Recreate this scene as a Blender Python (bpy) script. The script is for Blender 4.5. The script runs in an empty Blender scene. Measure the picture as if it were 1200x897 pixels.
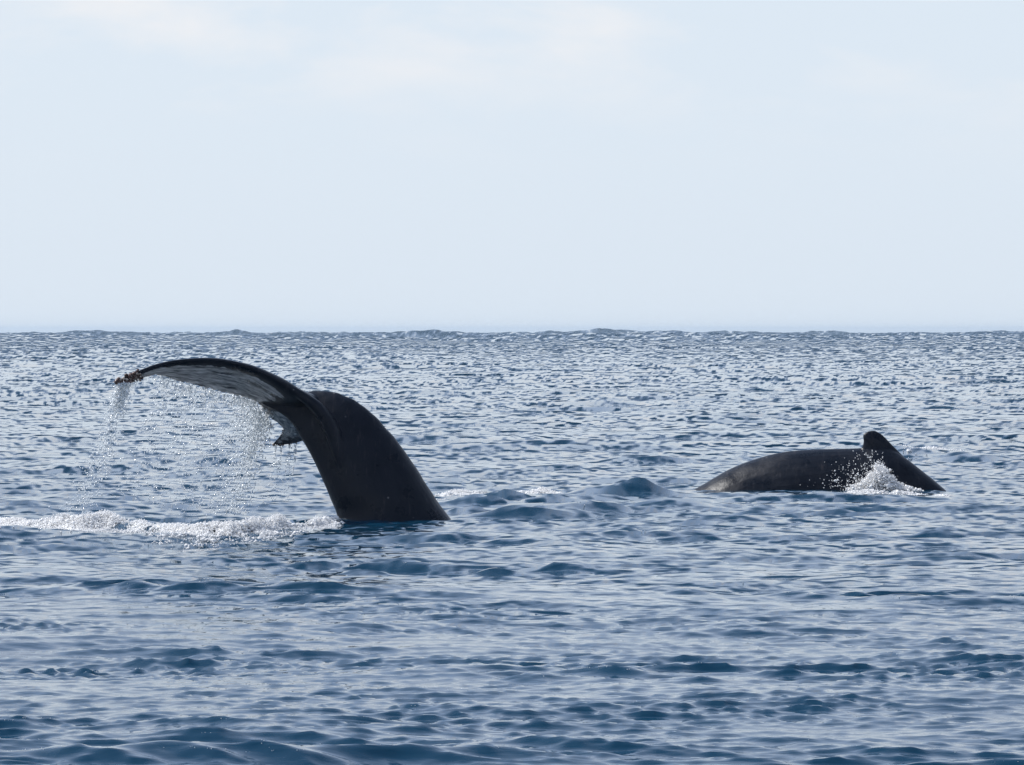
import bpy, bmesh, math, random
import numpy as np
from mathutils import Vector, Matrix, kdtree, noise as mnoise

random.seed(7)
rng = np.random.default_rng(7)
scn = bpy.context.scene
col = scn.collection

# ------------------------------------------------------------------ camera
W, H = 1200.0, 897.0            # the photograph's own pixels
HOR = 387.0                     # row of eye level; the curved sea ends a few rows lower
CAM_H = 2.24                     # eye height on a small boat
KPX = 2 * math.tan(math.radians(5.0)) / W      # 10 degree tele lens
PITCH = math.atan((H / 2 - HOR) * KPX)
cam_d = bpy.data.cameras.new('camera')
cam_d.sensor_width = 36.0
cam_d.lens = 36.0 / (2 * math.tan(math.radians(5.0)))
cam_d.clip_start = 0.5
cam_d.clip_end = 60000.0
cam = bpy.data.objects.new('camera', cam_d)
cam.location = (0, 0, CAM_H)
cam.rotation_euler = (math.pi / 2 - PITCH, 0, 0)
col.objects.link(cam)
scn.camera = cam

# ------------------------------------------------------------------ sky, sun, exposure
SUN_EL = math.radians(46.0)
SUN_AZ = math.radians(-62.0)    # from +Y towards +X; ahead and to the left
scn.view_settings.view_transform = 'Standard'
scn.view_settings.look = 'None'
scn.view_settings.gamma = 1.0
scn.view_settings.use_curve_mapping = False
scn.view_settings.exposure = 0.06

world = bpy.data.worlds.new('World')
scn.world = world
world.use_nodes = True
nt = world.node_tree
nt.nodes.clear()
def N(tree, kind, **kw):
    n = tree.nodes.new(kind)
    for k, v in kw.items():
        setattr(n, k, v)
    return n
def L(tree, a, b):
    tree.links.new(a, b)
tc = N(nt, 'ShaderNodeTexCoord')
sep = N(nt, 'ShaderNodeSeparateXYZ'); L(nt, tc.outputs['Generated'], sep.inputs[0])
mx = N(nt, 'ShaderNodeMath', operation='MAXIMUM'); mx.inputs[1].default_value = 0.015
L(nt, sep.outputs['Z'], mx.inputs[0])
cmb = N(nt, 'ShaderNodeCombineXYZ')
L(nt, sep.outputs['X'], cmb.inputs[0]); L(nt, sep.outputs['Y'], cmb.inputs[1]); L(nt, mx.outputs[0], cmb.inputs[2])
sky = N(nt, 'ShaderNodeTexSky')
sky.sky_type = 'NISHITA'
sky.sun_disc = False
sky.sun_elevation = SUN_EL
sky.sun_rotation = SUN_AZ
sky.air_density = 1.0
sky.dust_density = 1.0
L(nt, cmb.outputs[0], sky.inputs['Vector'])
# thin high haze over the whole sky, with faint cirrus in it
mp = N(nt, 'ShaderNodeMapping'); mp.inputs['Scale'].default_value = (1.0, 1.0, 2.8); mp.inputs['Location'].default_value = (0.31, 0.0, 0.05)
L(nt, tc.outputs['Generated'], mp.inputs[0])
n1 = N(nt, 'ShaderNodeTexNoise'); n1.inputs['Scale'].default_value = 19.0
n1.inputs['Detail'].default_value = 7.0; n1.inputs['Roughness'].default_value = 0.56
n1.inputs['Distortion'].default_value = 0.35
L(nt, mp.outputs[0], n1.inputs['Vector'])
r1 = N(nt, 'ShaderNodeValToRGB')
r1.color_ramp.elements[0].position = 0.47; r1.color_ramp.elements[0].color = (0, 0, 0, 1)
r1.color_ramp.elements[1].position = 0.68; r1.color_ramp.elements[1].color = (1, 1, 1, 1)
L(nt, n1.outputs[0], r1.inputs[0])
hz = N(nt, 'ShaderNodeMix', data_type='RGBA')
hzc = N(nt, 'ShaderNodeMix', data_type='RGBA')         # white near the sea, bluer higher up
hzc.inputs[6].default_value = (7.1, 8.0, 9.05, 1); hzc.inputs[7].default_value = (6.4, 8.0, 11.4, 1)
hzr = N(nt, 'ShaderNodeMapRange', interpolation_type='SMOOTHSTEP'); hzr.inputs[1].default_value = 0.05; hzr.inputs[2].default_value = 0.35
L(nt, mx.outputs[0], hzr.inputs[0]); L(nt, hzr.outputs[0], hzc.inputs[0]); L(nt, hzc.outputs[2], hz.inputs[6])
hz.inputs[7].default_value = (8.75, 8.75, 9.05, 1)     # cirrus
cel = N(nt, 'ShaderNodeMapRange', interpolation_type='SMOOTHSTEP'); cel.inputs[1].default_value = 0.022; cel.inputs[2].default_value = 0.062
L(nt, mx.outputs[0], cel.inputs[0])
cml = N(nt, 'ShaderNodeMath', operation='MULTIPLY'); L(nt, r1.outputs[0], cml.inputs[0]); L(nt, cel.outputs[0], cml.inputs[1])
L(nt, cml.outputs[0], hz.inputs[0])
skm = N(nt, 'ShaderNodeMix', data_type='RGBA')
hel = N(nt, 'ShaderNodeMapRange', interpolation_type='SMOOTHSTEP')     # the haze thins with height all round
hel.inputs[1].default_value = 0.06; hel.inputs[2].default_value = 0.75; hel.inputs[3].default_value = 0.92; hel.inputs[4].default_value = 0.12
L(nt, mx.outputs[0], hel.inputs[0]); L(nt, hel.outputs[0], skm.inputs[0])
L(nt, sky.outputs[0], skm.inputs[6]); L(nt, hz.outputs[2], skm.inputs[7])
bg = N(nt, 'ShaderNodeBackground'); bg.inputs[1].default_value = 0.10
L(nt, skm.outputs[2], bg.inputs[0])
wo = N(nt, 'ShaderNodeOutputWorld'); L(nt, bg.outputs[0], wo.inputs[0])

sun_d = bpy.data.lights.new('sun', 'SUN')
sun_d.energy = 5.0
sun_d.angle = math.radians(0.55)
sun_d.color = (1.0, 0.98, 0.95)
sun = bpy.data.objects.new('sun', sun_d)
sdir = Vector((math.sin(SUN_AZ) * math.cos(SUN_EL), math.cos(SUN_AZ) * math.cos(SUN_EL), math.sin(SUN_EL)))
sun.rotation_euler = sdir.to_track_quat('Z', 'Y').to_euler()
col.objects.link(sun)

# ------------------------------------------------------------------ helpers
CP, SP = math.cos(PITCH), math.sin(PITCH)
def P(px, py, Y):
    """the point at distance Y seen at a pixel of the photograph"""
    u = (px - W / 2) * KPX
    v = -(py - H / 2) * KPX
    dy = CP + v * SP
    dz = v * CP - SP
    s = Y / dy
    return Vector((u * s, Y, CAM_H + dz * s))
def sea(px, py):
    """where the mean sea surface lies at a pixel"""
    v = -(py - H / 2) * KPX
    dy = CP + v * SP
    dz = v * CP - SP
    return P(px, py, -CAM_H * dy / dz)

def mesh_obj(name, verts, faces, mat, parent=None, smooth=True):
    verts = np.asarray(verts, np.float32); faces = np.asarray(faces, np.int32)
    me = bpy.data.meshes.new(name)
    nf, k = faces.shape
    me.vertices.add(len(verts)); me.vertices.foreach_set('co', verts.ravel())
    me.loops.add(nf * k); me.loops.foreach_set('vertex_index', faces.ravel())
    me.polygons.add(nf)
    me.polygons.foreach_set('loop_start', np.arange(0, nf * k, k, dtype=np.int32))
    me.polygons.foreach_set('loop_total', np.full(nf, k, np.int32))
    me.update(calc_edges=True)
    if smooth:
        me.polygons.foreach_set('use_smooth', np.ones(nf, bool))
    me.materials.append(mat)
    o = bpy.data.objects.new(name, me)
    col.objects.link(o)
    if parent: o.parent = parent
    return o
def tag(o, label=None, cat=None, group=None, kind=None):
    if label: o['label'] = label
    if cat: o['category'] = cat
    if group: o['group'] = group
    if kind: o['kind'] = kind
    return o
def sstep(a, b, x):
    t = np.clip((x - a) / (b - a), 0, 1)
    return t * t * (3 - 2 * t)

def material(name):
    m = bpy.data.materials.new(name); m.use_nodes = True
    t = m.node_tree
    return m, t, t.nodes['Principled BSDF'], t.nodes['Material Output']

# ------------------------------------------------------------------ materials
# sea water
M_sea, t, b, out = material('sea_water')
b.inputs['Base Color'].default_value = (0.0012, 0.033, 0.070, 1)
b.inputs['Roughness'].default_value = 0.04
b.inputs['IOR'].default_value = 1.333
tc = N(t, 'ShaderNodeTexCoord')
m1 = N(t, 'ShaderNodeMapping'); m1.inputs['Rotation'].default_value = (0, 0, math.radians(14)); m1.inputs['Scale'].default_value = (0.62, 1.0, 1.0)
L(t, tc.outputs['Object'], m1.inputs[0])
na = N(t, 'ShaderNodeTexNoise'); na.inputs['Scale'].default_value = 9.0; na.inputs['Detail'].default_value = 4.0; na.inputs['Roughness'].default_value = 0.55
na.inputs['Distortion'].default_value = 0.5
L(t, m1.outputs[0], na.inputs['Vector'])
bu = N(t, 'ShaderNodeBump'); bu.inputs['Strength'].default_value = 1.0; bu.inputs['Distance'].default_value = 0.0045
L(t, na.outputs[0], bu.inputs['Height'])
rip = N(t, 'ShaderNodeAttribute'); rip.attribute_name = 'ripple'     # slopes of wavelets finer than the sheet
av = N(t, 'ShaderNodeVectorMath', operation='ADD'); nv_ = N(t, 'ShaderNodeVectorMath', operation='NORMALIZE')
L(t, bu.outputs[0], av.inputs[0]); L(t, rip.outputs['Vector'], av.inputs[1]); L(t, av.outputs[0], nv_.inputs[0])
L(t, nv_.outputs[0], b.inputs['Normal'])

# foam and spray
def white_water(name, colr, trans, rough):
    m, t, b, out = material(name)
    b.inputs['Base Color'].default_value = colr
    b.inputs['Roughness'].default_value = rough
    b.inputs['IOR'].default_value = 1.333
    tr = N(t, 'ShaderNodeBsdfTranslucent'); tr.inputs[0].default_value = colr
    mx = N(t, 'ShaderNodeMixShader'); mx.inputs[0].default_value = trans
    L(t, b.outputs[0], mx.inputs[1]); L(t, tr.outputs[0], mx.inputs[2]); L(t, mx.outputs[0], out.inputs[0])
    return m
M_foam = white_water('foam', (1.0, 1.0, 1.0, 1), 0.3, 0.7)
M_drop = white_water('droplet', (0.95, 0.98, 1.0, 1), 0.3, 0.12)

# whale skin: near-black, wet, scarred; pigment attribute marks the pale underside of the fluke
def whale_skin(name, has_pale):
    m, t, b, out = material(name)
    tc = N(t, 'ShaderNodeTexCoord')
    nz = N(t, 'ShaderNodeTexNoise'); nz.inputs['Scale'].default_value = 3.0; nz.inputs['Detail'].default_value = 8; nz.inputs['Roughness'].default_value = 0.6
    L(t, tc.outputs['Object'], nz.inputs['Vector'])
    rp = N(t, 'ShaderNodeValToRGB')
    rp.color_ramp.elements[0].position = 0.35; rp.color_ramp.elements[0].color = (0.003, 0.006, 0.013, 1)
    rp.color_ramp.elements[1].position = 0.75; rp.color_ramp.elements[1].color = (0.010, 0.013, 0.022, 1)
    L(t, nz.outputs[0], rp.inputs[0])
    # small pale scars
    vo = N(t, 'ShaderNodeTexVoronoi'); vo.inputs['Scale'].default_value = 6.0
    L(t, tc.outputs['Object'], vo.inputs['Vector'])
    sc = N(t, 'ShaderNodeMapRange'); sc.inputs[1].default_value = 0.10; sc.inputs[2].default_value = 0.02; sc.inputs[3].default_value = 0.0; sc.inputs[4].default_value = 0.7
    L(t, vo.outputs['Distance'], sc.inputs[0])
    sm = N(t, 'ShaderNodeMath', operation='MULTIPLY')
    gt = N(t, 'ShaderNodeMapRange'); gt.inputs[1].default_value = 0.45; gt.inputs[2].default_value = 0.56
    L(t, nz.outputs[0], gt.inputs[0]); L(t, gt.outputs[0], sm.inputs[0]); L(t, sc.outputs[0], sm.inputs[1])
    mc = N(t, 'ShaderNodeMix', data_type='RGBA'); mc.inputs[7].default_value = (0.19, 0.19, 0.20, 1)
    L(t, sm.outputs[0], mc.inputs[0]); L(t, rp.outputs[0], mc.inputs[6])
    # long thin scratches and a brownish rubbed patina
    mps = N(t, 'ShaderNodeMapping'); mps.inputs['Scale'].default_value = (9.0, 2.0, 1.6); mps.inputs['Rotation'].default_value = (0, math.radians(38), 0)
    L(t, tc.outputs['Object'], mps.inputs[0])
    nsc = N(t, 'ShaderNodeTexNoise'); nsc.inputs['Scale'].default_value = 2.2; nsc.inputs['Detail'].default_value = 6; nsc.inputs['Roughness'].default_value = 0.7
    L(t, mps.outputs[0], nsc.inputs['Vector'])
    rsc = N(t, 'ShaderNodeMapRange'); rsc.inputs[1].default_value = 0.56; rsc.inputs[2].default_value = 0.74; rsc.inputs[4].default_value = 0.22
    L(t, nsc.outputs[0], rsc.inputs[0])
    mc2 = N(t, 'ShaderNodeMix', data_type='RGBA'); mc2.inputs[7].default_value = (0.13, 0.115, 0.115, 1)
    L(t, rsc.outputs[0], mc2.inputs[0]); L(t, mc.outputs[2], mc2.inputs[6])
    last = mc2.outputs[2]
    if has_pale:
        at = N(t, 'ShaderNodeAttribute'); at.attribute_name = 'pigment'
        uv = N(t, 'ShaderNodeAttribute'); uv.attribute_name = 'fluke_uv'
        mp = N(t, 'ShaderNodeMapping'); mp.inputs['Scale'].default_value = (2.2, 9.0, 1.0)
        L(t, uv.outputs['Vector'], mp.inputs[0])
        ns = N(t, 'ShaderNodeTexNoise'); ns.inputs['Scale'].default_value = 1.6; ns.inputs['Detail'].default_value = 7; ns.inputs['Roughness'].default_value = 0.62
        ns.inputs['Distortion'].default_value = 0.6
        L(t, mp.outputs[0], ns.inputs['Vector'])
        pr = N(t, 'ShaderNodeValToRGB')
        pr.color_ramp.elements[0].position = 0.36; pr.color_ramp.elements[0].color = (0.04, 0.04, 0.044, 1)
        pr.color_ramp.elements[1].position = 0.68; pr.color_ramp.elements[1].color = (0.72, 0.70, 0.69, 1)
        L(t, ns.outputs[0], pr.inputs[0])
        # ragged edge of the pale field
        ad = N(t, 'ShaderNodeMath', operation='ADD'); L(t, at.outputs['Fac'], ad.inputs[0])
        nr = N(t, 'ShaderNodeTexNoise'); nr.inputs['Scale'].default_value = 14; nr.inputs['Detail'].default_value = 5
        L(t, tc.outputs['Object'], nr.inputs['Vector'])
        sb = N(t, 'ShaderNodeMath', operation='MULTIPLY_ADD'); sb.inputs[1].default_value = 0.9; sb.inputs[2].default_value = -0.45
        L(t, nr.outputs[0], sb.inputs[0]); L(t, sb.outputs[0], ad.inputs[1])
        edge = N(t, 'ShaderNodeMapRange', interpolation_type='SMOOTHSTEP'); edge.inputs[1].default_value = 0.40; edge.inputs[2].default_value = 0.62
        L(t, ad.outputs[0], edge.inputs[0])
        mm = N(t, 'ShaderNodeMix', data_type='RGBA')
        L(t, edge.outputs[0], mm.inputs[0]); L(t, last, mm.inputs[6]); L(t, pr.outputs[0], mm.inputs[7])
        last = mm.outputs[2]
    L(t, last, b.inputs['Base Color'])
    rr = N(t, 'ShaderNodeMapRange'); rr.inputs[1].default_value = 0.3; rr.inputs[2].default_value = 0.7; rr.inputs[3].default_value = 0.18; rr.inputs[4].default_value = 0.52
    L(t, nz.outputs[0], rr.inputs[0]); L(t, rr.outputs[0], b.inputs['Roughness'])
    b.inputs['IOR'].default_value = 1.36
    b.inputs['Specular IOR Level'].default_value = 0.22
    nb = N(t, 'ShaderNodeTexNoise'); nb.inputs['Scale'].default_value = 9; nb.inputs['Detail'].default_value = 6; nb.inputs['Roughness'].default_value = 0.6
    L(t, tc.outputs['Object'], nb.inputs['Vector'])
    bu = N(t, 'ShaderNodeBump'); bu.inputs['Strength'].default_value = 0.5; bu.inputs['Distance'].default_value = 0.012
    L(t, nb.outputs[0], bu.inputs['Height']); L(t, bu.outputs[0], b.inputs['Normal'])
    return m
M_skin = whale_skin('whale_skin_pale_fluke', True)
M_skin2 = whale_skin('whale_skin', False)

M_barn, t, b, out = material('barnacle')
at = N(t, 'ShaderNodeAttribute'); at.attribute_name = 'tone'
rp = N(t, 'ShaderNodeValToRGB')
rp.color_ramp.elements[0].position = 0.0; rp.color_ramp.elements[0].color = (0.05, 0.022, 0.018, 1)
rp.color_ramp.elements[1].position = 1.0; rp.color_ramp.elements[1].color = (0.55, 0.47, 0.40, 1)
e = rp.color_ramp.elements.new(0.55); e.color = (0.11, 0.058, 0.05, 1)
L(t, at.outputs['Fac'], rp.inputs[0]); L(t, rp.outputs[0], b.inputs['Base Color'])
b.inputs['Roughness'].default_value = 0.5

# ------------------------------------------------------------------ the sea
WAVE_DIR = math.radians(-98)     # the waves run towards the boat and a little to the left
def fft_band(Lm, n, lmin, lmax, rms, spread, seed, wdir=WAVE_DIR):
    r = np.random.default_rng(seed)
    k1 = 2 * np.pi * np.fft.fftfreq(n, Lm / n)
    kx, ky = np.meshgrid(k1, k1, indexing='ij')
    k = np.hypot(kx, ky); k[0, 0] = 1e-6
    lam = 2 * np.pi / k
    band = sstep(lmin * 0.8, lmin * 1.2, lam) * (1 - sstep(lmax * 0.8, lmax * 1.2, lam))
    cs = (kx * math.cos(wdir) + ky * math.sin(wdir)) / k
    dirw = 0.03 + np.abs(cs) ** (2 * spread)
    amp = k ** (-2.0 if lmin > 1 else -1.6) * np.sqrt(dirw) * band
    h = amp * (r.normal(size=(n, n)) + 1j * r.normal(size=(n, n)))
    h[0, 0] = 0
    z = np.fft.ifft2(h)
    s = rms / z.real.std()
    dx = np.fft.ifft2(1j * kx / k * h).real * s
    dy = np.fft.ifft2(1j * ky / k * h).real * s
    sx = np.fft.ifft2(1j * kx * h).real * s
    sy = np.fft.ifft2(1j * ky * h).real * s
    return tuple(f.astype(np.float32) for f in (z.real * s, dx, dy, sx, sy))
#        L,   n,  lmin, lmax, rms,  spread
BANDS = [(613., 512, 12.0, 40.0, 0.055, 3.0),
         (307., 512, 4.0, 12.0, 0.026, 1.6),
         (149., 640, 1.5, 4.0, 0.014, 2.4),
         (67., 896, 0.35, 1.2, 0.0092, 2.0),
         (19., 896, 0.09, 0.38, 0.0055, 1.8)]
FIELDS = [fft_band(*bnd, seed=11 + i) for i, bnd in enumerate(BANDS)]
def bil(F, x, y, Lm):
    n = F[0].shape[0]
    u = (x / Lm % 1.0) * n; v = (y / Lm % 1.0) * n
    i = np.floor(u).astype(np.int32); j = np.floor(v).astype(np.int32)
    fu = (u - i).astype(np.float32); fv = (v - j).astype(np.float32)
    i %= n; j %= n; i2 = (i + 1) % n; j2 = (j + 1) % n
    res = []
    for f in F:
        res.append(f[i, j] * (1 - fu) * (1 - fv) + f[i2, j] * fu * (1 - fv) + f[i, j2] * (1 - fu) * fv + f[i2, j2] * fu * fv)
    return res

Y1 = 69.0                       # distance of the diving tail
Y2 = 83.0                       # distance of the arched back
tail_c = sea(455, 608); back_c = sea(965, 572)

# single waves and wash that the whales raise: (px, row of base, height px, half width px, half depth m, skew)
BUMPS = [(735, 581, 18, 50, 0.30), (765, 580, 4, 55, 0.5),
         (588, 588, 17, 34, 0.4), (555, 594, 13, 34, 0.4), (620, 608, 17, 52, 0.4), (690, 606, 11, 60, 0.4), (545, 604, 11, 26, 0.35), (655, 592, 12, 46, 0.4), (690, 588, 9, 40, 0.4), (600, 622, 9, 50, 0.35), (780, 603, 5, 45, 0.4),
         (650, 640, 8, 45, 0.4), (800, 604, 4, 40, 0.5), (1140, 540, 9, 40, 0.9), (1060, 536, 8, 40, 0.9),
         (110, 894, 15, 110, 0.28), (235, 894, 17, 75, 0.25), (330, 892, 20, 75, 0.25), (440, 888, 19, 85, 0.25), (560, 884, 19, 95, 0.25), (650, 876, 14, 70, 0.28),
         (430, 632, 5, 80, 0.35), (1000, 584, 6, 90, 0.5), (880, 582, 6, 60, 0.5)]
# the crest of white water trailing from the tail
RIDGE = [(-60, 618, 10), (0, 617, 11), (30, 619, 9), (65, 620, 16), (95, 621, 14), (125, 620, 19), (160, 622, 12), (195, 626, 15), (235, 628, 13), (270, 628, 15), (320, 624, 13), (360, 620, 11), (396, 614, 6)]
def local_waves(x, y):
    z = np.zeros_like(x)
    w1, = bil(FIELDS[2][:1], x * 1.6 + 4, y * 1.6 + 9, BANDS[2][0]); w1 = w1 / BANDS[2][4]
    w2, = bil(FIELDS[2][:1], x * 3.1 + 40, y * 2.2 + 19, BANDS[2][0]); w2 = w2 / BANDS[2][4]
    for px, py, hp, wp, dm in BUMPS:
        c = sea(px, py); s = KPX * c.y
        dx = (x - c.x) / (wp * s); dy = y - c.y
        dy = dy - dm * (0.25 * np.sin(dx * 2.3 + px) + 0.18 * w1 + 0.10 * w2)     # crests are never straight
        dx = dx + 0.18 * w2
        sk = np.where(dy < 0, dm * 0.48, dm * 1.5)          # steeper towards the boat
        z += hp * s * np.clip(1 + 0.16 * w1 + 0.12 * w2, 0.2, 1.8) * np.exp(-dx ** 2 - np.abs(dy / sk) ** 1.4)
    pts = [sea(p[0], p[1]) for p in RIDGE]
    rx = np.array([p.x for p in pts]); ry = np.array([p.y for p in pts])
    rh = np.array([p[2] * KPX * q.y for p, q in zip(RIDGE, pts)])
    yy = np.interp(x, rx, ry); hh = np.interp(x, rx, rh, left=0, right=0)
    dy = y - yy
    z += 0.5 * hh * np.exp(-(dy / np.where(dy < 0, 0.22, 0.6)) ** 2)
    return z

def calm(x, y):
    """long waves are held down where the whales break the surface"""
    a = np.exp(-(((x - tail_c.x) / 4.0) ** 2 + ((y - tail_c.y) / 5.0) ** 2))
    b_ = np.exp(-(((x - back_c.x) / 4.0) ** 2 + ((y - back_c.y) / 6.0) ** 2))
    c_ = np.exp(-(((x + 4.0) / 3.5) ** 2 + ((y - 67.5) / 3.0) ** 2))
    return 1 - 0.88 * np.clip(a + b_ + 0.8 * c_, 0, 1)

def row_warp(d, cap):
    st = row_step(ROWS_ALL)
    return np.interp(d, ROWS_ALL, np.cumsum(np.minimum(st, cap)))
def row_step(d):
    return STEP_A * d ** STEP_P
STEP_P = 1.6
N_ROWS = 1480
D0, D1 = 24.0, 16000.0
q = 1 - STEP_P
STEP_A = (D0 ** q - D1 ** q) / (-q) / N_ROWS
ROWS = (D0 ** q + np.arange(N_ROWS + 1) * q * STEP_A) ** (1 / q)
ROWS_ALL = ROWS.copy()
ROWS = np.concatenate([[3.0, 6.0, 10.0, 14.0, 17.0, 19.5, 21.5, 23.0], ROWS])

def displace(x, y, d):
    """displaced positions of sea points; d is the distance that sets which wavelets the sheet can hold"""
    step = row_step(np.maximum(d, D0))
    RX = np.zeros(x.shape, np.float32); RY = np.zeros(x.shape, np.float32)
    X = x.astype(np.float32).copy(); Yv = y.astype(np.float32).copy(); Z = np.zeros_like(X)
    cal = calm(x, y)
    for i, (bd, F) in enumerate(zip(BANDS, FIELDS)):
        w = sstep(1.6, 3.2, math.sqrt(bd[2] * bd[3]) / step)
        z, dx, dy = bil(F[:3], x + 3.1 * i, y + 7.7 * i, bd[0])
        g = w * (cal if i < 2 else ((0.35 + 0.65 * cal) if i == 2 else 1.0))
        # wavelets come in groups, with slick water between them
        if i >= 2:
            e1, = bil(FIELDS[1][:1], x * (0.9 + .5 * i) + 31 * i, y * (0.55 + .3 * i) + 17 * i, BANDS[1][0])
            e2, = bil(FIELDS[1][:1], x * 0.21 + 5 * i, y * 0.12 + 3 * i, BANDS[1][0])
            env = np.clip(np.exp((0.55, 0.42, 0.34)[i - 2] * e1 / BANDS[1][4] + 0.15 * e2 / BANDS[1][4]) * 0.84, 0.2, 2.6)
            env = np.maximum(env, (0.3, 0.5, 0.65)[i - 2])
            g = g * env
        else:
            env = 1.0
        chop = 1.1 if i < 4 else 0.95
        if i >= 2:                       # peaked crests, flat troughs, fronts leaning the way the waves run
            z = z + 0.20 * (z * z / bd[4] - bd[4])
            z = np.minimum(z, 2.6 * bd[4])
            Yv -= 0.45 * g * z
        X += chop * g * dx; Yv += chop * g * dy; Z += g * z
        # what the sheet is too coarse for goes into the surface slopes, drawn out in depth like the rows
        lam = math.sqrt(bd[2] * bd[3])
        yw = row_warp(d, lam / 4.5)
        xs_ = np.maximum(1.0, d / (lam * 1400.0))
        sx, sy = bil(F[3:], x / xs_ + 5.3 * i, yw + 2.9 * i, bd[0])
        fd = (1 - w) * env * (1 + 0.45 * sstep(45, 110, d)) * (1 - (0.9 if i < 3 else 0.45) * sstep(900, 2800, d))
        RX += fd * sx; RY += fd * sy
    # heavier swell out towards the horizon, and the curve of the earth
    far = sstep(250, 3500, d)
    zz, = bil(FIELDS[0][:1], x * 0.24 + 50, y * 0.02 + 90, BANDS[0][0])
    z2, = bil(FIELDS[1][:1], x * 0.28 + 10, y * 0.02 + 30, BANDS[1][0])
    z3, = bil(FIELDS[2][:1], x * 0.35 + 10, y * 0.01 + 30, BANDS[2][0])
    Z += far * (zz / BANDS[0][4] * 1.0 + z2 / BANDS[1][4] * 0.6 + z3 / BANDS[2][4] * 0.35)
    Z -= d ** 2 / (2 * 7.4e6)
    RY += 0.19 * sstep(60, 900, d) + 0.08 * sstep(1200, 3000, d)
    Z += local_waves(x, y)
    return X, Yv, Z, RX, RY
def water_z(x, y):
    x = np.atleast_1d(np.asarray(x, float)); y = np.atleast_1d(np.asarray(y, float))
    return displace(x, y, np.hypot(x, y))[2]

half = np.radians(5.7)
ang = np.linspace(-half, half, 610)
side = half + np.cumsum(np.concatenate([np.linspace(0.0004, 0.0022, 70), np.geomspace(0.0025, 0.09, 24)]))
side = side[side < math.radians(40)]
ang = np.concatenate([-side[::-1], ang, side])
A, D = np.meshgrid(ang, ROWS)                     # rows by columns
gx = (D * np.tan(np.clip(A, -1.3, 1.3))).ravel(); gy = D.ravel()
X, Yv, Z, RX, RY = displace(gx, gy, gy)
nr, nc = A.shape
idx = np.arange(nr * nc).reshape(nr, nc)
quads = np.stack([idx[:-1, :-1], idx[:-1, 1:], idx[1:, 1:], idx[1:, :-1]], -1).reshape(-1, 4)
sea_o = mesh_obj('sea', np.stack([X, Yv, Z], 1), quads, M_sea)
a = sea_o.data.attributes.new('ripple', 'FLOAT_VECTOR', 'POINT')
a.data.foreach_set('vector', np.stack([-RX, -RY, np.zeros_like(RX)], 1).astype(np.float32).ravel())
tag(sea_o, kind='structure')

# ------------------------------------------------------------------ loft and remesh
def crom(pts, n):
    """Catmull-Rom through rows of numbers, n samples"""
    p = np.asarray(pts, float)
    p = np.vstack([2 * p[0] - p[1], p, 2 * p[-1] - p[-2]])
    m = len(p) - 3
    tt = np.linspace(0, m - 1e-6, n); i = tt.astype(int); f = (tt - i)[:, None]
    a, b_, c, d = p[i], p[i + 1], p[i + 2], p[i + 3]
    return 0.5 * (2 * b_ + (c - a) * f + (2 * a - 5 * b_ + 4 * c - d) * f ** 2 + (3 * b_ - a - 3 * c + d) * f ** 3)
class Shell:
    def __init__(s): s.v = []; s.f = []; s.n = 0
    def rings(s, R):
        """R: list of rings (equal length) closed round and capped at both ends"""
        R = np.asarray(R); m, k, _ = R.shape; o = s.n
        s.v.append(R.reshape(-1, 3)); s.n += m * k
        for i in range(m - 1):
            for j in range(k):
                s.f.append([o + i * k + j, o + i * k + (j + 1) % k, o + (i + 1) * k + (j + 1) % k, o + (i + 1) * k + j])
        for e, rev in ((0, True), (m - 1, False)):
            c = R[e].mean(0); s.v.append(c[None]); ci = s.n; s.n += 1
            for j in range(k):
                a, b_ = o + e * k + j, o + e * k + (j + 1) % k
                s.f.append([ci, b_, a] if rev else [ci, a, b_])
    def remesh(s, name, mat, voxel, smooth_it):
        me = bpy.data.meshes.new('raw'); me.from_pydata(np.vstack(s.v).tolist(), [], s.f); me.update()
        bm = bmesh.new(); bm.from_mesh(me); bmesh.ops.recalc_face_normals(bm, faces=bm.faces); bm.to_mesh(me); bm.free()
        o = bpy.data.objects.new('raw', me); col.objects.link(o)
        r = o.modifiers.new('r', 'REMESH'); r.mode = 'VOXEL'; r.voxel_size = voxel; r.adaptivity = 0
        sm = o.modifiers.new('s', 'SMOOTH'); sm.factor = 0.5; sm.iterations = smooth_it
        dg = bpy.context.evaluated_depsgraph_get()
        res = bpy.data.meshes.new_from_object(o.evaluated_get(dg)); res.name = name
        bpy.data.objects.remove(o); bpy.data.meshes.remove(me)
        res.polygons.foreach_set('use_smooth', np.ones(len(res.polygons), bool))
        res.materials.clear(); res.materials.append(mat)
        w = bpy.data.objects.new(name, res); col.objects.link(w)
        return w

# ------------------------------------------------------------------ whale lifting its tail
sh = Shell()
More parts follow.
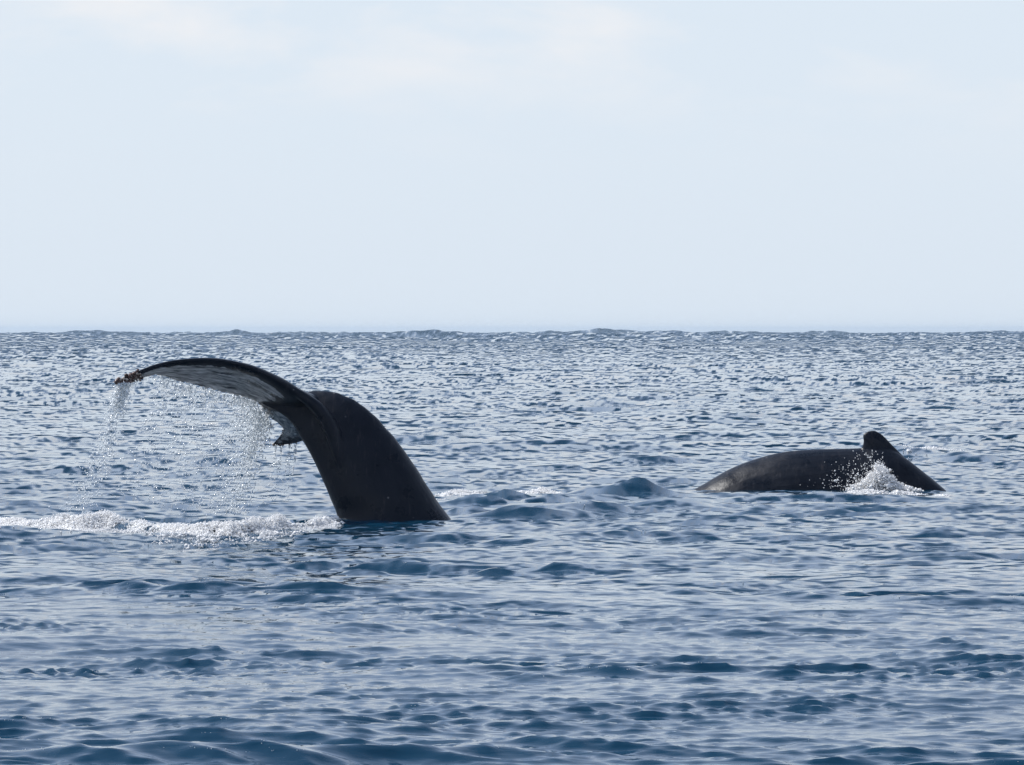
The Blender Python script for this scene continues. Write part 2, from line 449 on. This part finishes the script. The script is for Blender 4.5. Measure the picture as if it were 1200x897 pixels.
# tail stock: dorsal pixel, ventral pixel, depth offset, half width
ST = [(760, 790, 420, 830, -0.9, 0.95), (650, 720, 402, 750, -0.5, 0.85), (572, 655, 399, 675, -0.2, 0.66), (522, 600, 397, 614, 0.0, 0.50),
      (499, 566, 386.5, 583, 0.02, 0.43), (476, 531, 375, 556, 0.05, 0.36), (452, 501, 363.5, 532, 0.08, 0.29), (429, 478.5, 353, 514, 0.11, 0.235),
      (406, 464.5, 345, 501, 0.14, 0.18), (384, 458.5, 336, 490, 0.18, 0.135), (362, 459, 322, 481, 0.23, 0.10), (346, 464, 307, 474, 0.29, 0.06)]
rings = []
for a in crom(ST, 60):
    d = np.array(P(a[0], a[1], Y1 + a[4])); v = np.array(P(a[2], a[3], Y1 + a[4]))
    d = d + (d - v) / np.linalg.norm(d - v) * 0.006 * math.sin(a[0] * 0.33) * math.sin(a[0] * 0.071 + 1)
    c = (d + v) / 2; ax = (d - v) / 2
    ring = []
    for k in range(40):
        th = 2 * math.pi * k / 40
        sn = math.sin(th)
        lat = math.copysign(abs(sn) ** 1.15, sn) * a[5]
        ring.append(c + ax * math.cos(th) + np.array([0, lat, 0]))
    rings.append(ring)
sh.rings(rings)
# fluke: leading edge px,py,dy | trailing edge px,py,dy | half thickness | camber
FL = [(134, 447, -1.42, 139, 449, -1.38, .014, 0.0), (147, 441.5, -1.36, 151, 448, -1.30, .024, 0.0), (160, 436.5, -1.30, 165, 445, -1.20, .030, .01), (180, 429.5, -1.22, 184, 441, -1.05, .038, .02),
      (200, 424.3, -1.12, 203, 446.5, -0.85, .046, .035), (220, 421.5, -1.00, 228, 452.5, -0.65, .052, .05), (245, 420.8, -0.86, 250, 458.5, -0.40, .060, .06),
      (270, 424, -0.72, 268, 463, -0.18, .068, .065), (301, 433, -0.54, 283, 466.5, 0.06, .078, .06), (332, 449, -0.34, 294, 469.5, 0.28, .092, .05),
      (356, 463.5, -0.20, 301, 473, 0.38, .100, .03), (374, 470, 0.10, 303, 475, 0.45, .100, .0), (378, 474, 0.42, 306, 479, 0.58, .09, -.02),
      (380, 482, 0.75, 313, 487, 0.82, .075, -.03), (377, 496, 1.10, 322, 494.5, 1.12, .060, -.03), (366, 511, 1.45, 330, 501, 1.42, .045, -.02), (347, 518.5, 1.72, 327, 510, 1.66, .034, 0), (321, 523, 1.90, 320, 519, 1.86, .016, 0)]
NS, NCH = 150, 18
S = crom(FL, NS)
LE = np.array([P(a[0], a[1], Y1 + a[2]) for a in S]); TE = np.array([P(a[3], a[4], Y1 + a[5]) for a in S])
# nicked trailing edge
nick = np.interp(np.arange(NS), np.arange(0, NS, 1.0), rng.normal(0, 1, NS))
TE += (TE - LE) / np.linalg.norm(TE - LE, axis=1)[:, None] * (0.011 * nick * np.clip((S[:, 6] - .02) / .03, 0, 1))[:, None]
span = np.gradient((LE + TE) / 2, axis=0)
kd_pts = []; rings = []
for i in range(NS):
    ch = TE[i] - LE[i]
    nn = np.cross(ch, span[i]); nn /= max(np.linalg.norm(nn), 1e-9)
    # ventral side: the one facing the boat and the water
    if nn[1] > 0: nn = -nn
    T = S[i, 6]; cb = S[i, 7]
    up, lo = [], []
    for k in range(NCH + 1):
        v = 0.5 - 0.5 * math.cos(math.pi * k / NCH)
        prof = 2.6 * math.sqrt(v) * (1 - v) * (1.0 - 0.25 * v) + 0.10 * math.sin(math.pi * min(v * 4, 0.5)) * (1 - v ** 6)
        p = LE[i] + ch * v - nn * cb * 4 * v * (1 - v)
        a_, b_ = p + nn * T * prof * 0.8, p - nn * T * prof
        up.append(b_); lo.append(a_)
        kd_pts.append((a_, i / NS, v, 1.0)); kd_pts.append((b_, i / NS, v, 0.0))
    rings.append(up + lo[-2:0:-1])
sh.rings(rings)
# side keel running from the near leading edge down the stock
KE = [(340, 455, -.22, .05), (358, 467, -.19, .085), (374, 481, -.16, .11), (388, 503, -.145, .125), (397, 528, -.15, .125), (403, 552, -.14, .11), (408, 580, -.06, .06)]
rings = []
KS = crom(KE, 30)
kc = np.array([P(a[0], a[1], Y1 + a[2]) for a in KS]); kt = np.gradient(kc, axis=0)
for i in range(30):
    tg = kt[i] / np.linalg.norm(kt[i]); e1 = np.cross(tg, [0, 1, 0]); e1 /= np.linalg.norm(e1); e2 = np.cross(tg, e1)
    rings.append([kc[i] + KS[i, 3] * (0.75 * e1 * math.cos(2 * math.pi * k / 14) + e2 * math.sin(2 * math.pi * k / 14)) for k in range(14)])
sh.rings(rings)
whale1 = sh.remesh('humpback_whale', M_skin, 0.0125, 6)
tag(whale1, 'dark whale lifting its arched tail and pale-bellied fluke, dripping water', 'whale', 'whales at the surface')
# pigment attributes for the skin
me = whale1.data
nv = len(me.vertices)
co = np.empty(nv * 3, np.float32); me.vertices.foreach_get('co', co); co = co.reshape(-1, 3)
kd = kdtree.KDTree(len(kd_pts))
for i, p in enumerate(kd_pts): kd.insert(p[0], i)
kd.balance()
pig = np.zeros(nv, np.float32); fuv = np.zeros((nv, 3), np.float32)
for i in range(nv):
    c = co[i]
    if c[2] < 0.55: continue
    _, j, dist = kd.find(c)
    p = kd_pts[j]
    near = max(0.0, 1 - max(0.0, dist - 0.03) / 0.2)
    s_, v = p[1], p[2]
    # dark leading edge, widest towards the tip
    lead = 0.15 if s_ < 0.62 else 0.22
    tipd = max(0.0, (0.16 - s_) / 0.08)
    m_ = p[3] * near * min(1.0, max(0.0, (v - lead) / 0.10)) * (1 - min(1.0, tipd))
    if s_ > 0.62: m_ *= 0.62
    m_ *= 1 - 0.5 * math.exp(-((v - 0.42) / 0.11) ** 2) * min(1, max(0, (s_ - .25) / .15))      # dark streak along the lobe
    if s_ < 0.66: m_ *= 1 - float(sstep(0.52, 0.62, np.float64(s_)))
    else: m_ *= float(sstep(0.66, 0.72, np.float64(s_)))
    pig[i] = m_
    fuv[i] = (s_ * 5.0, v, 0)
ed = np.empty(len(me.edges) * 2, np.int32); me.edges.foreach_get('vertices', ed); ed = ed.reshape(-1, 2)
deg = np.bincount(ed.ravel(), minlength=nv).astype(np.float32)
for _ in range(24):
    acc = np.bincount(ed[:, 0], pig[ed[:, 1]], nv) + np.bincount(ed[:, 1], pig[ed[:, 0]], nv)
    pig = (0.5 * pig + 0.5 * acc / deg).astype(np.float32)
    for c_ in range(2):
        acc = np.bincount(ed[:, 0], fuv[ed[:, 1], c_], nv) + np.bincount(ed[:, 1], fuv[ed[:, 0], c_], nv)
        fuv[:, c_] = 0.5 * fuv[:, c_] + 0.5 * acc / deg
a = me.attributes.new('pigment', 'FLOAT', 'POINT'); a.data.foreach_set('value', pig)
a = me.attributes.new('fluke_uv', 'FLOAT_VECTOR', 'POINT'); a.data.foreach_set('vector', fuv.ravel())

# ------------------------------------------------------------------ barnacles
ICO = None
def ico(sub=1):
    bm = bmesh.new(); bmesh.ops.create_icosphere(bm, subdivisions=sub, radius=1.0)
    v = np.array([q_.co[:] for q_ in bm.verts]); f = np.array([[w.index for w in fc.verts] for fc in bm.faces]); bm.free()
    return v, f
IV, IF = ico(1)
OV = np.array([[1, 0, 0], [-1, 0, 0], [0, 1, 0], [0, -1, 0], [0, 0, 1], [0, 0, -1.0]])
OF = np.array([[0, 2, 4], [2, 1, 4], [1, 3, 4], [3, 0, 4], [2, 0, 5], [1, 2, 5], [3, 1, 5], [0, 3, 5]])
def rand_rot(n, r):
    qq = r.normal(size=(n, 4)); qq /= np.linalg.norm(qq, axis=1)[:, None]
    w, x, y, z = qq.T
    return np.stack([np.stack([1 - 2 * (y * y + z * z), 2 * (x * y - z * w), 2 * (x * z + y * w)], -1),
                     np.stack([2 * (x * y + z * w), 1 - 2 * (x * x + z * z), 2 * (y * z - x * w)], -1),
                     np.stack([2 * (x * z - y * w), 2 * (y * z + x * w), 1 - 2 * (x * x + y * y)], -1)], -2)
def blobs(name, pos, rad, mat, stretch=None, squash=None, parent=None, jit=0.25, fine=False):
    IV, IF = (OV, OF) if fine else (globals()['IV'], globals()['IF'])
    """many small lumps in one mesh"""
    pos = np.asarray(pos); rad = np.asarray(rad); n = len(pos)
    V = IV[None] * (1 + jit * rng.normal(size=(n, len(IV), 1)).clip(-1.5, 1.5))
    V = np.einsum('nij,nkj->nki', rand_rot(n, rng), V)
    V = V * rad[:, None, None]
    if stretch is not None: V[:, :, 2] *= np.asarray(stretch)[:, None]
    if squash is not None: V[:, :, 1] *= np.asarray(squash)[:, None]
    V = V + pos[:, None, :]
    F = IF[None] + (np.arange(n) * len(IV))[:, None, None]
    return mesh_obj(name, V.reshape(-1, 3), F.reshape(-1, 3), mat, parent)
def barnacles(name, i0, i1, n, seed, size, vmax):
    r = np.random.default_rng(seed)
    pos = []; rad = []
    for k in range(n):
        i = r.integers(i0, i1); v = r.uniform(0, vmax)
        p = LE[i] * (1 - v) + TE[i] * v
        off = r.normal(size=3); off[1] = -abs(off[1]); off /= np.linalg.norm(off)
        pos.append(p + off * (S[i, 6] * 0.75 * r.uniform(.6, 1.1))); rad.append(size * r.uniform(.5, 1.25))
    o = blobs(name, pos, rad, M_barn, parent=whale1, jit=0.3)
    tone = np.repeat(r.uniform(0, 1, n) ** 1.2, len(IV)).astype(np.float32)
    a_ = o.data.attributes.new('tone', 'FLOAT', 'POINT'); a_.data.foreach_set('value', tone)
    return tag(o, kind='stuff')
tag(barnacles('barnacle_cluster', 0, 20, 120, 3, 0.021, 1.0), 'rust and cream barnacles crusting the fluke tip')
tag(barnacles('barnacle_cluster', 128, 150, 60, 4, 0.014, 0.25), 'dark bumpy barnacle crust along the drooping fluke edge')

# ------------------------------------------------------------------ whale arching its back
sh = Shell()
# px, top row, half width, half height, depth offset
BK = [(700, 640, .5, .55, .35), (770, 598, .55, .6, .30), (822, 569, .60, .65, .26), (836, 560.5, .62, .7, .24), (852, 551.5, .64, .75, .22), (872, 542.5, .66, .8, .2), (892, 536, .66, .82, .17),
      (912, 531, .66, .84, .14), (935, 528, .64, .84, .1), (962, 526.5, .6, .82, .05), (988, 526, .55, .78, .0), (1010, 525, .5, .72, -.05), (1028, 522, .44, .64, -.09),
      (1045, 527, .40, .55, -.13), (1062, 537.5, .38, .48, -.17), (1080, 551.5, .36, .44, -.2), (1100, 567.5, .34, .42, -.24), (1130, 595, .34, .42, -.3), (1170, 640, .34, .4, -.4)]
rings = []
for a in crom(BK, 80):
    top = np.array(P(a[0], a[1], Y2 + a[4])); c = top - np.array([0, 0, a[3]])
    ring = []
    for k in range(40):
        th = 2 * math.pi * k / 40
        sn, cn = math.sin(th), math.cos(th)
        ring.append(c + np.array([0, math.copysign(abs(sn) ** 1.25, sn) * a[2], a[3] * cn]))
    rings.append(ring)
sh.rings(rings)
FIN = [(1004, 545), (1008.5, 527), (1011, 522), (1012, 517), (1011.0, 511), (1012.0, 508.5), (1017, 505.2), (1025, 504.6), (1032, 508), (1037.5, 513), (1044.5, 520.5), (1053, 529), (1062, 538), (1050, 550)]
fa = np.array(FIN)
fa2 = []
for i in range(len(fa)):
    for f in (0, 1 / 3, 2 / 3): fa2.append(fa[i] * (1 - f) + fa[(i + 1) % len(fa)] * f)
fa = np.array(fa2); fc = np.array([1031.0, 530.0])
rings = []
for sc_, dz in ((0.3, -.10), (0.62, -.085), (0.86, -.05), (0.96, -.025), (1.0, 0.0), (0.96, .025), (0.86, .05), (0.62, .085), (0.3, .10)):
    rings.append([np.array(P(*(fc + (p - fc) * sc_), Y2 - 0.10 + dz)) for p in fa])
sh.rings(rings)
whale2 = sh.remesh('humpback_whale', M_skin2, 0.014, 2)
tag(whale2, 'dark whale arching a smooth back with small stubby dorsal fin above water', 'whale', 'whales at the surface')

# ------------------------------------------------------------------ foam
def join_into(a, b_):
    bm = bmesh.new(); bm.from_mesh(a.data); bm.from_mesh(b_.data); bm.to_mesh(a.data); bm.free()
    me_ = b_.data; bpy.data.objects.remove(b_); bpy.data.meshes.remove(me_)
def foam_line(name, pts, n, hgt, wid, rad, label, seed, clump=1.2):
    """pts: list of (px,row,density,height px); lumps of foam heaped along a line on the water"""
    r = np.random.default_rng(seed)
    q_ = [sea(p[0], p[1]) for p in pts]
    xs = np.array([p.x for p in q_]); ys = np.array([p.y for p in q_]); ds = np.array([p[2] for p in pts]); hs = np.array([p[3] * KPX * k.y for p, k in zip(pts, q_)])
    # clumps first, then lumps round each clump
    pos = []; rad_ = []
    tries = 0
    while len(pos) < n and tries < n * 40:
        tries += 1
        f = r.uniform(0, len(xs) - 1); i = int(f); f -= i
        dn = ds[i] * (1 - f) + ds[i + 1] * f
        if r.uniform() > dn: continue
        cx = xs[i] * (1 - f) + xs[i + 1] * f; cy = ys[i] * (1 - f) + ys[i + 1] * f; hh = hs[i] * (1 - f) + hs[i + 1] * f
        yy = r.normal(0, wid); top = max(0.0, 1 - (yy / (1.6 * wid)) ** 2)
        # ragged clumps with bare water between
        fn = mnoise.fractal(Vector((cx * 3.2 + seed, (cy + yy) * 2.0, seed * 1.7)), 1.0, 2.0, 4)
        wob = min(1.0, max(0.0, 0.5 - 0.9 * fn))
        if r.uniform() < clump * wob ** 0.7: continue
        zz = hh * top * r.uniform(0, 1) ** 2.0 * (0.35 + 0.65 * (1 - wob))
        pos.append((cx + r.normal(0, 0.03), cy + yy, zz)); rad_.append(rad * math.exp(min(0.75, r.normal(0, 0.5))) * (1.15 - 0.6 * (zz / max(hh, 1e-3))))
    pos = np.array(pos)
    pos[:, 2] += water_z(pos[:, 0], pos[:, 1]) - 0.004
    rad_ = np.array(rad_)
    o = blobs(name, pos, rad_, M_foam, fine=True)
    core = r.choice(len(pos), len(pos) // 9, replace=False)
    cp = pos[core].copy(); cp[:, 2] -= rad_[core] * 1.2
    c = blobs('foam_core', cp, rad_[core] * r.uniform(1.8, 3.6, len(core)), M_foam, stretch=np.full(len(core), .6), jit=.12)
    join_into(o, c)
    return tag(o, label, 'foam', kind='stuff')
foam_line('foam', [(p[0], p[1], d, h) for p, d, h in zip(RIDGE, (.7, .8, .5, .8, .8, 1, .6, .6, .9, 1, 1, 1, .8), (8, 9, 6, 11, 9, 13, 7, 8, 9, 11, 12, 11, 7))],
          42000, 1, 0.27, 0.0064, 'long crest of white foam trailing from the raised tail', 21)
foam_line('foam', [(p[0], p[1] + 3, .8, 5) for p in RIDGE], 9000, 1, 0.6, 0.0055, 'scattered froth drifting in front of and behind the long crest', 27)
foam_line('foam', [(515, 584, .5, 3), (530, 581, 1, 6), (550, 580, .8, 5), (565, 579, .2, 3)], 3500, 1, 0.35, 0.008, 'thin white foam behind the base of the raised tail', 22)
foam_line('foam', [(598, 576, .2, 3), (615, 575, .8, 7), (632, 574, 1, 12), (645, 575, .8, 7), (660, 575, .1, 3)], 4000, 1, 0.4, 0.0085, 'small white splash between the two whales', 23)
foam_line('foam', [(1050, 534, .5, 3), (1075, 533, 1, 5), (1100, 531, .8, 5), (1125, 532, .3, 3)], 2500, 1, 0.8, 0.010, 'broken foam on a wavelet beyond the dorsal fin', 24)
foam_line('foam', [(985, 580, .3, 3), (1010, 580, .9, 9), (1035, 580, 1, 14), (1060, 579, .8, 9), (1085, 579, .6, 5), (1108, 580, .2, 3)], 9000, 1, 0.14, 0.008, 'white wash running along the flank below the dorsal fin', 25)

# thin lacy foam lying on the water
M_lace, t, b, out = material('lacy_foam')
b.inputs['Base Color'].default_value = (0.85, 0.89, 0.91, 1); b.inputs['Roughness'].default_value = 0.55
tc = N(t, 'ShaderNodeTexCoord')
mpp = N(t, 'ShaderNodeMapping'); mpp.inputs['Scale'].default_value = (1.0, 0.55, 1.0); L(t, tc.outputs['Object'], mpp.inputs[0])
nf = N(t, 'ShaderNodeTexNoise'); nf.inputs['Scale'].default_value = 7.0; nf.inputs['Detail'].default_value = 9; nf.inputs['Roughness'].default_value = 0.68; nf.inputs['Distortion'].default_value = 0.8
L(t, mpp.outputs[0], nf.inputs['Vector'])
atd = N(t, 'ShaderNodeAttribute'); atd.attribute_name = 'density'
sm_ = N(t, 'ShaderNodeMath', operation='ADD'); L(t, nf.outputs[0], sm_.inputs[0]); L(t, atd.outputs['Fac'], sm_.inputs[1])
ed_ = N(t, 'ShaderNodeMapRange'); ed_.inputs[1].default_value = 0.98; ed_.inputs[2].default_value = 1.16; L(t, sm_.outputs[0], ed_.inputs[0])
tb = N(t, 'ShaderNodeBsdfTransparent'); mxs = N(t, 'ShaderNodeMixShader')
L(t, ed_.outputs[0], mxs.inputs[0]); L(t, tb.outputs[0], mxs.inputs[1]); L(t, b.outputs[0], mxs.inputs[2]); L(t, mxs.outputs[0], out.inputs[0])
bm_ = N(t, 'ShaderNodeBump'); bm_.inputs['Distance'].default_value = 0.04; L(t, nf.outputs[0], bm_.inputs['Height']); L(t, bm_.outputs[0], b.inputs['Normal'])
def foam_lace(pts, near, back, label, nu, nv_):
    """pts: (px,row,density); near/back: reach in metres towards and away from the boat"""
    q_ = np.array([sea(p[0], p[1])[:2] for p in pts]); dn = np.array([p[2] for p in pts])
    u = np.linspace(0, len(pts) - 1, nu); v = np.linspace(-1, 1, nv_)
    U, V = np.meshgrid(u, v, indexing='ij'); U = U.ravel(); V = V.ravel()
    ix = np.arange(len(pts))
    x = np.interp(U, ix, q_[:, 0]); y = np.interp(U, ix, q_[:, 1]) + np.where(V < 0, V * near, V * back)
    X_, Y_, Z_, _, _ = displace(x, y, y)
    den = np.interp(U, ix, dn) * (1 - V ** 2) * np.clip(np.minimum(U, U.max() - U) * 3, 0, 1)
    id_ = np.arange(nu * nv_).reshape(nu, nv_)
    Q = np.stack([id_[:-1, :-1], id_[1:, :-1], id_[1:, 1:], id_[:-1, 1:]], -1).reshape(-1, 4)
    o = mesh_obj('foam_lace', np.stack([X_, Y_, Z_ + 0.03], 1), Q, M_lace)
    a_ = o.data.attributes.new('density', 'FLOAT', 'POINT'); a_.data.foreach_set('value', den.astype(np.float32))
    return tag(o, label, 'foam', kind='stuff')
foam_lace([(p[0], p[1], .66) for p in RIDGE], 0.55, 1.5, 'thin lacy foam lying around the long white crest', 420, 40)
foam_lace([(388, 618, .45), (420, 616, .45), (460, 614, .4), (500, 607, .45), (525, 601, .5), (550, 596, .45), (575, 592, .3)], 0.45, 0.5, 'faint streaks of foam at the base of the raised tail', 140, 26)
foam_lace([(505, 584, .5), (530, 582, .62), (560, 580, .5), (600, 577, .5), (630, 575, .62), (670, 575, .45)], 1.3, 1.3, 'broken foam streaks between the two whales', 150, 30)
foam_lace([(960, 580, .4), (1000, 580, .6), (1040, 580, .7), (1080, 579, .62), (1110, 580, .5), (1135, 580, .35)], 0.7, 0.7, 'lacy white wash around the back below the dorsal fin', 150, 26)
foam_lace([(250, 880, .36), (290, 868, .42), (330, 872, .36)], 0.5, 0.5, 'small patch of white specks on the dark wave in front', 60, 26)  # sparse white specks on the nearest wave

# white flecks modelled on the sharpest crests in place of sun glints
Zg = Z.reshape(nr, nc); Xg = X.reshape(nr, nc); Yg = Yv.reshape(nr, nc)
cr = Zg[8:-8] - 0.5 * (Zg[:-16] + Zg[16:]) - 0.25 * np.abs(Zg[:-16] - Zg[16:])
ok = (Yg[8:-8] > 27) & (Yg[8:-8] < 80) & (np.abs(Xg[8:-8] / Yg[8:-8]) < 0.095)
cr = np.where(ok, cr / (Yg[8:-8] / 40.0) ** 1.4, -1)
pick = np.argwhere(cr > np.quantile(cr[ok], 0.975))
rf = np.random.default_rng(77); rf.shuffle(pick); pick = pick[:210]
pos = []; rad = []
for a_, b_ in pick:
    for k in range(int(rf.integers(1, 6))):
        pos.append((Xg[a_ + 8, b_] + rf.normal(0, .02), Yg[a_ + 8, b_] + rf.normal(0, .015), Zg[a_ + 8, b_] - 0.002 + rf.normal(0, .002))); rad.append(rf.uniform(.0015, .0042) * Yg[a_ + 8, b_] / 40)
tag(blobs('glint_fleck', pos, rad, M_drop, fine=True), 'tiny white flecks added as sun glints on the wave crests', 'foam', kind='stuff')

# ------------------------------------------------------------------ splash against the second whale
r = np.random.default_rng(31)
pos = []; rad = []
jets = [(1030, 36, 7, 1.0), (1036, 30, 7, .9), (1022, 26, 8, .8), (1014, 17, 9, .6), (1043, 22, 6, .6), (1004, 11, 9, .4), (1053, 13, 6, .4), (1063, 9, 6, .35), (1073, 6, 6, .25)]
wts = np.array([q_[3] for q_ in jets]); wts /= wts.sum()
for k in range(11000):                      # the plume: several ragged jets
    jx, jh, jw, _ = jets[r.choice(len(jets), p=wts)]
    f = r.uniform() ** 0.9
    px = jx + r.normal(0, 1) * jw * (1 - .65 * f) + r.normal(0, 1.5); py = 579 - jh * f * r.uniform(.75, 1.1)
    p = P(px, py, Y2 - 0.72 + r.normal(0, .12)); pos.append(p[:]); rad.append((0.0065 if k % 8 else 0.020) * math.exp(r.normal(0, .4)) * (1.2 - .5 * f))
for k in range(480):                       # flung drops
    px = 1030 - abs(r.normal(0, 26)) + r.normal(0, 8); py = 572 - abs(r.normal(0, 1)) * 22 * math.exp(-((px - 1025) / 60) ** 2)
    if py < 528: continue
    p = P(px, py, Y2 - 0.85 + r.normal(0, .12)); pos.append(p[:]); rad.append(0.0065 * math.exp(r.normal(0, .4)))
tag(blobs('splash', pos, rad, M_foam, fine=True), 'burst of white splash thrown up below the stubby dorsal fin', 'splash', kind='stuff')

# ------------------------------------------------------------------ water falling from the fluke
pos = []; rad = []; stv = []
r = np.random.default_rng(41)
def te_at(i): return TE[i]
near_idx = [i for i in range(NS) if S[i, 3] < 296 and i < NS * 0.62]
def add(p, rd, st): pos.append(p); rad.append(rd); stv.append(st)
# ragged curtains and threads just below the edge
for k in range(240):
    i = int(r.choice(near_idx)); p = te_at(i).copy()
    ln = abs(r.normal(0, .045)) + .01
    for m in range(int(ln / .012) + 1):
        add(p + np.array([r.normal(0, .006) - .02 * m * .1, r.normal(0, .02), -.012 * m]), 0.0040 * r.uniform(.5, 1.2), 1.6)
def stream(px, py, dy, n, fall, drift, spread0, spread1, rd):
    """a falling stream that breaks up and is blown to the left"""
    p0 = np.array(P(px, py, Y1 + dy)); n = int(n * 1.35); rd *= 0.95
    for k in range(n):
        f = r.uniform() ** 1.15
        sp = spread0 + (spread1 - spread0) * f
        p = p0 + np.array([drift * f ** 1.3 + r.normal(0, sp), r.normal(0, sp * 1.2), -fall * f])
        if p[2] < 0.05: continue
        add(p, rd * math.exp(min(.6, r.normal(0, .5))) * (1.1 - .35 * f), 1 + 1.6 * r.uniform())
stream(140, 449, -1.38, 240, .32, -.10, .02, .05, .0068)
stream(148, 448, -1.32, 340, .42, -.15, .03, .07, .0068)
stream(143, 450, -1.35, 950, 1.6, -.55, .03, .14, .0072)
stream(296, 470, .28, 330, .5, -.12, .03, .09, .0072)
stream(312, 486, .7, 300, .4, -.06, .03, .07, .0072)
stream(304, 478, .5, 1500, 1.45, -.40, .04, .15, .0074)
stream(285, 467, .1, 420, 1.45, -.3, .03, .22, .0062)
for px in range(186, 290, 6):
    i = min(near_idx, key=lambda q_: abs(S[q_, 3] - px)); e_ = S[i]
    stream(px, e_[4], e_[5], int(r.integers(50, 190)), 1.4, -.38, .03, .15, .0066)
    stream(px + r.normal(0, 3), e_[4], e_[5], 34, r.uniform(.06, .22), -.02, .008, .018, .0052)
for px, py, dy in ((323, 523, 1.88), (330, 522, 1.85), (340, 520, 1.78), (347, 519, 1.72)):
    stream(px, py, dy, 90, .7, -.12, .008, .03, .0058)
fall = blobs('falling_water', pos, rad, M_drop, stretch=stv, fine=True, jit=.1)
tag(fall, 'curtain of white water drops raining from the raised fluke', 'water drops', kind='stuff')
# ------------------------------------------------------------------ sea haze
M_haze = bpy.data.materials.new('sea_haze'); M_haze.use_nodes = True
t = M_haze.node_tree; t.nodes.clear()
pv = N(t, 'ShaderNodeVolumePrincipled'); pv.inputs['Color'].default_value = (0.72, 0.86, 1.0, 1); pv.inputs['Density'].default_value = 0.9e-4; pv.inputs['Anisotropy'].default_value = 0.2
ho = N(t, 'ShaderNodeOutputMaterial'); L(t, pv.outputs[0], ho.inputs['Volume'])
hx, hy0, hy1, hz0, hz1 = 15000.0, -60.0, 16200.0, -26.0, 9.0
hv = [(x_, y_, z_) for x_ in (-hx, hx) for y_ in (hy0, hy1) for z_ in (hz0, hz1)]
hf = [(0, 1, 3, 2), (4, 6, 7, 5), (0, 4, 5, 1), (2, 3, 7, 6), (0, 2, 6, 4), (1, 5, 7, 3)]
haze = mesh_obj('haze', hv, hf, M_haze, smooth=False)
tag(haze, 'thin pale sea haze filling the air over the water', 'haze', kind='stuff')
print('whale polys', len(whale1.data.polygons), len(whale2.data.polygons)); print('tris sea', len(quads) * 2, 'whale', len(whale1.data.polygons), len(whale2.data.polygons), 'drops', len(pos))
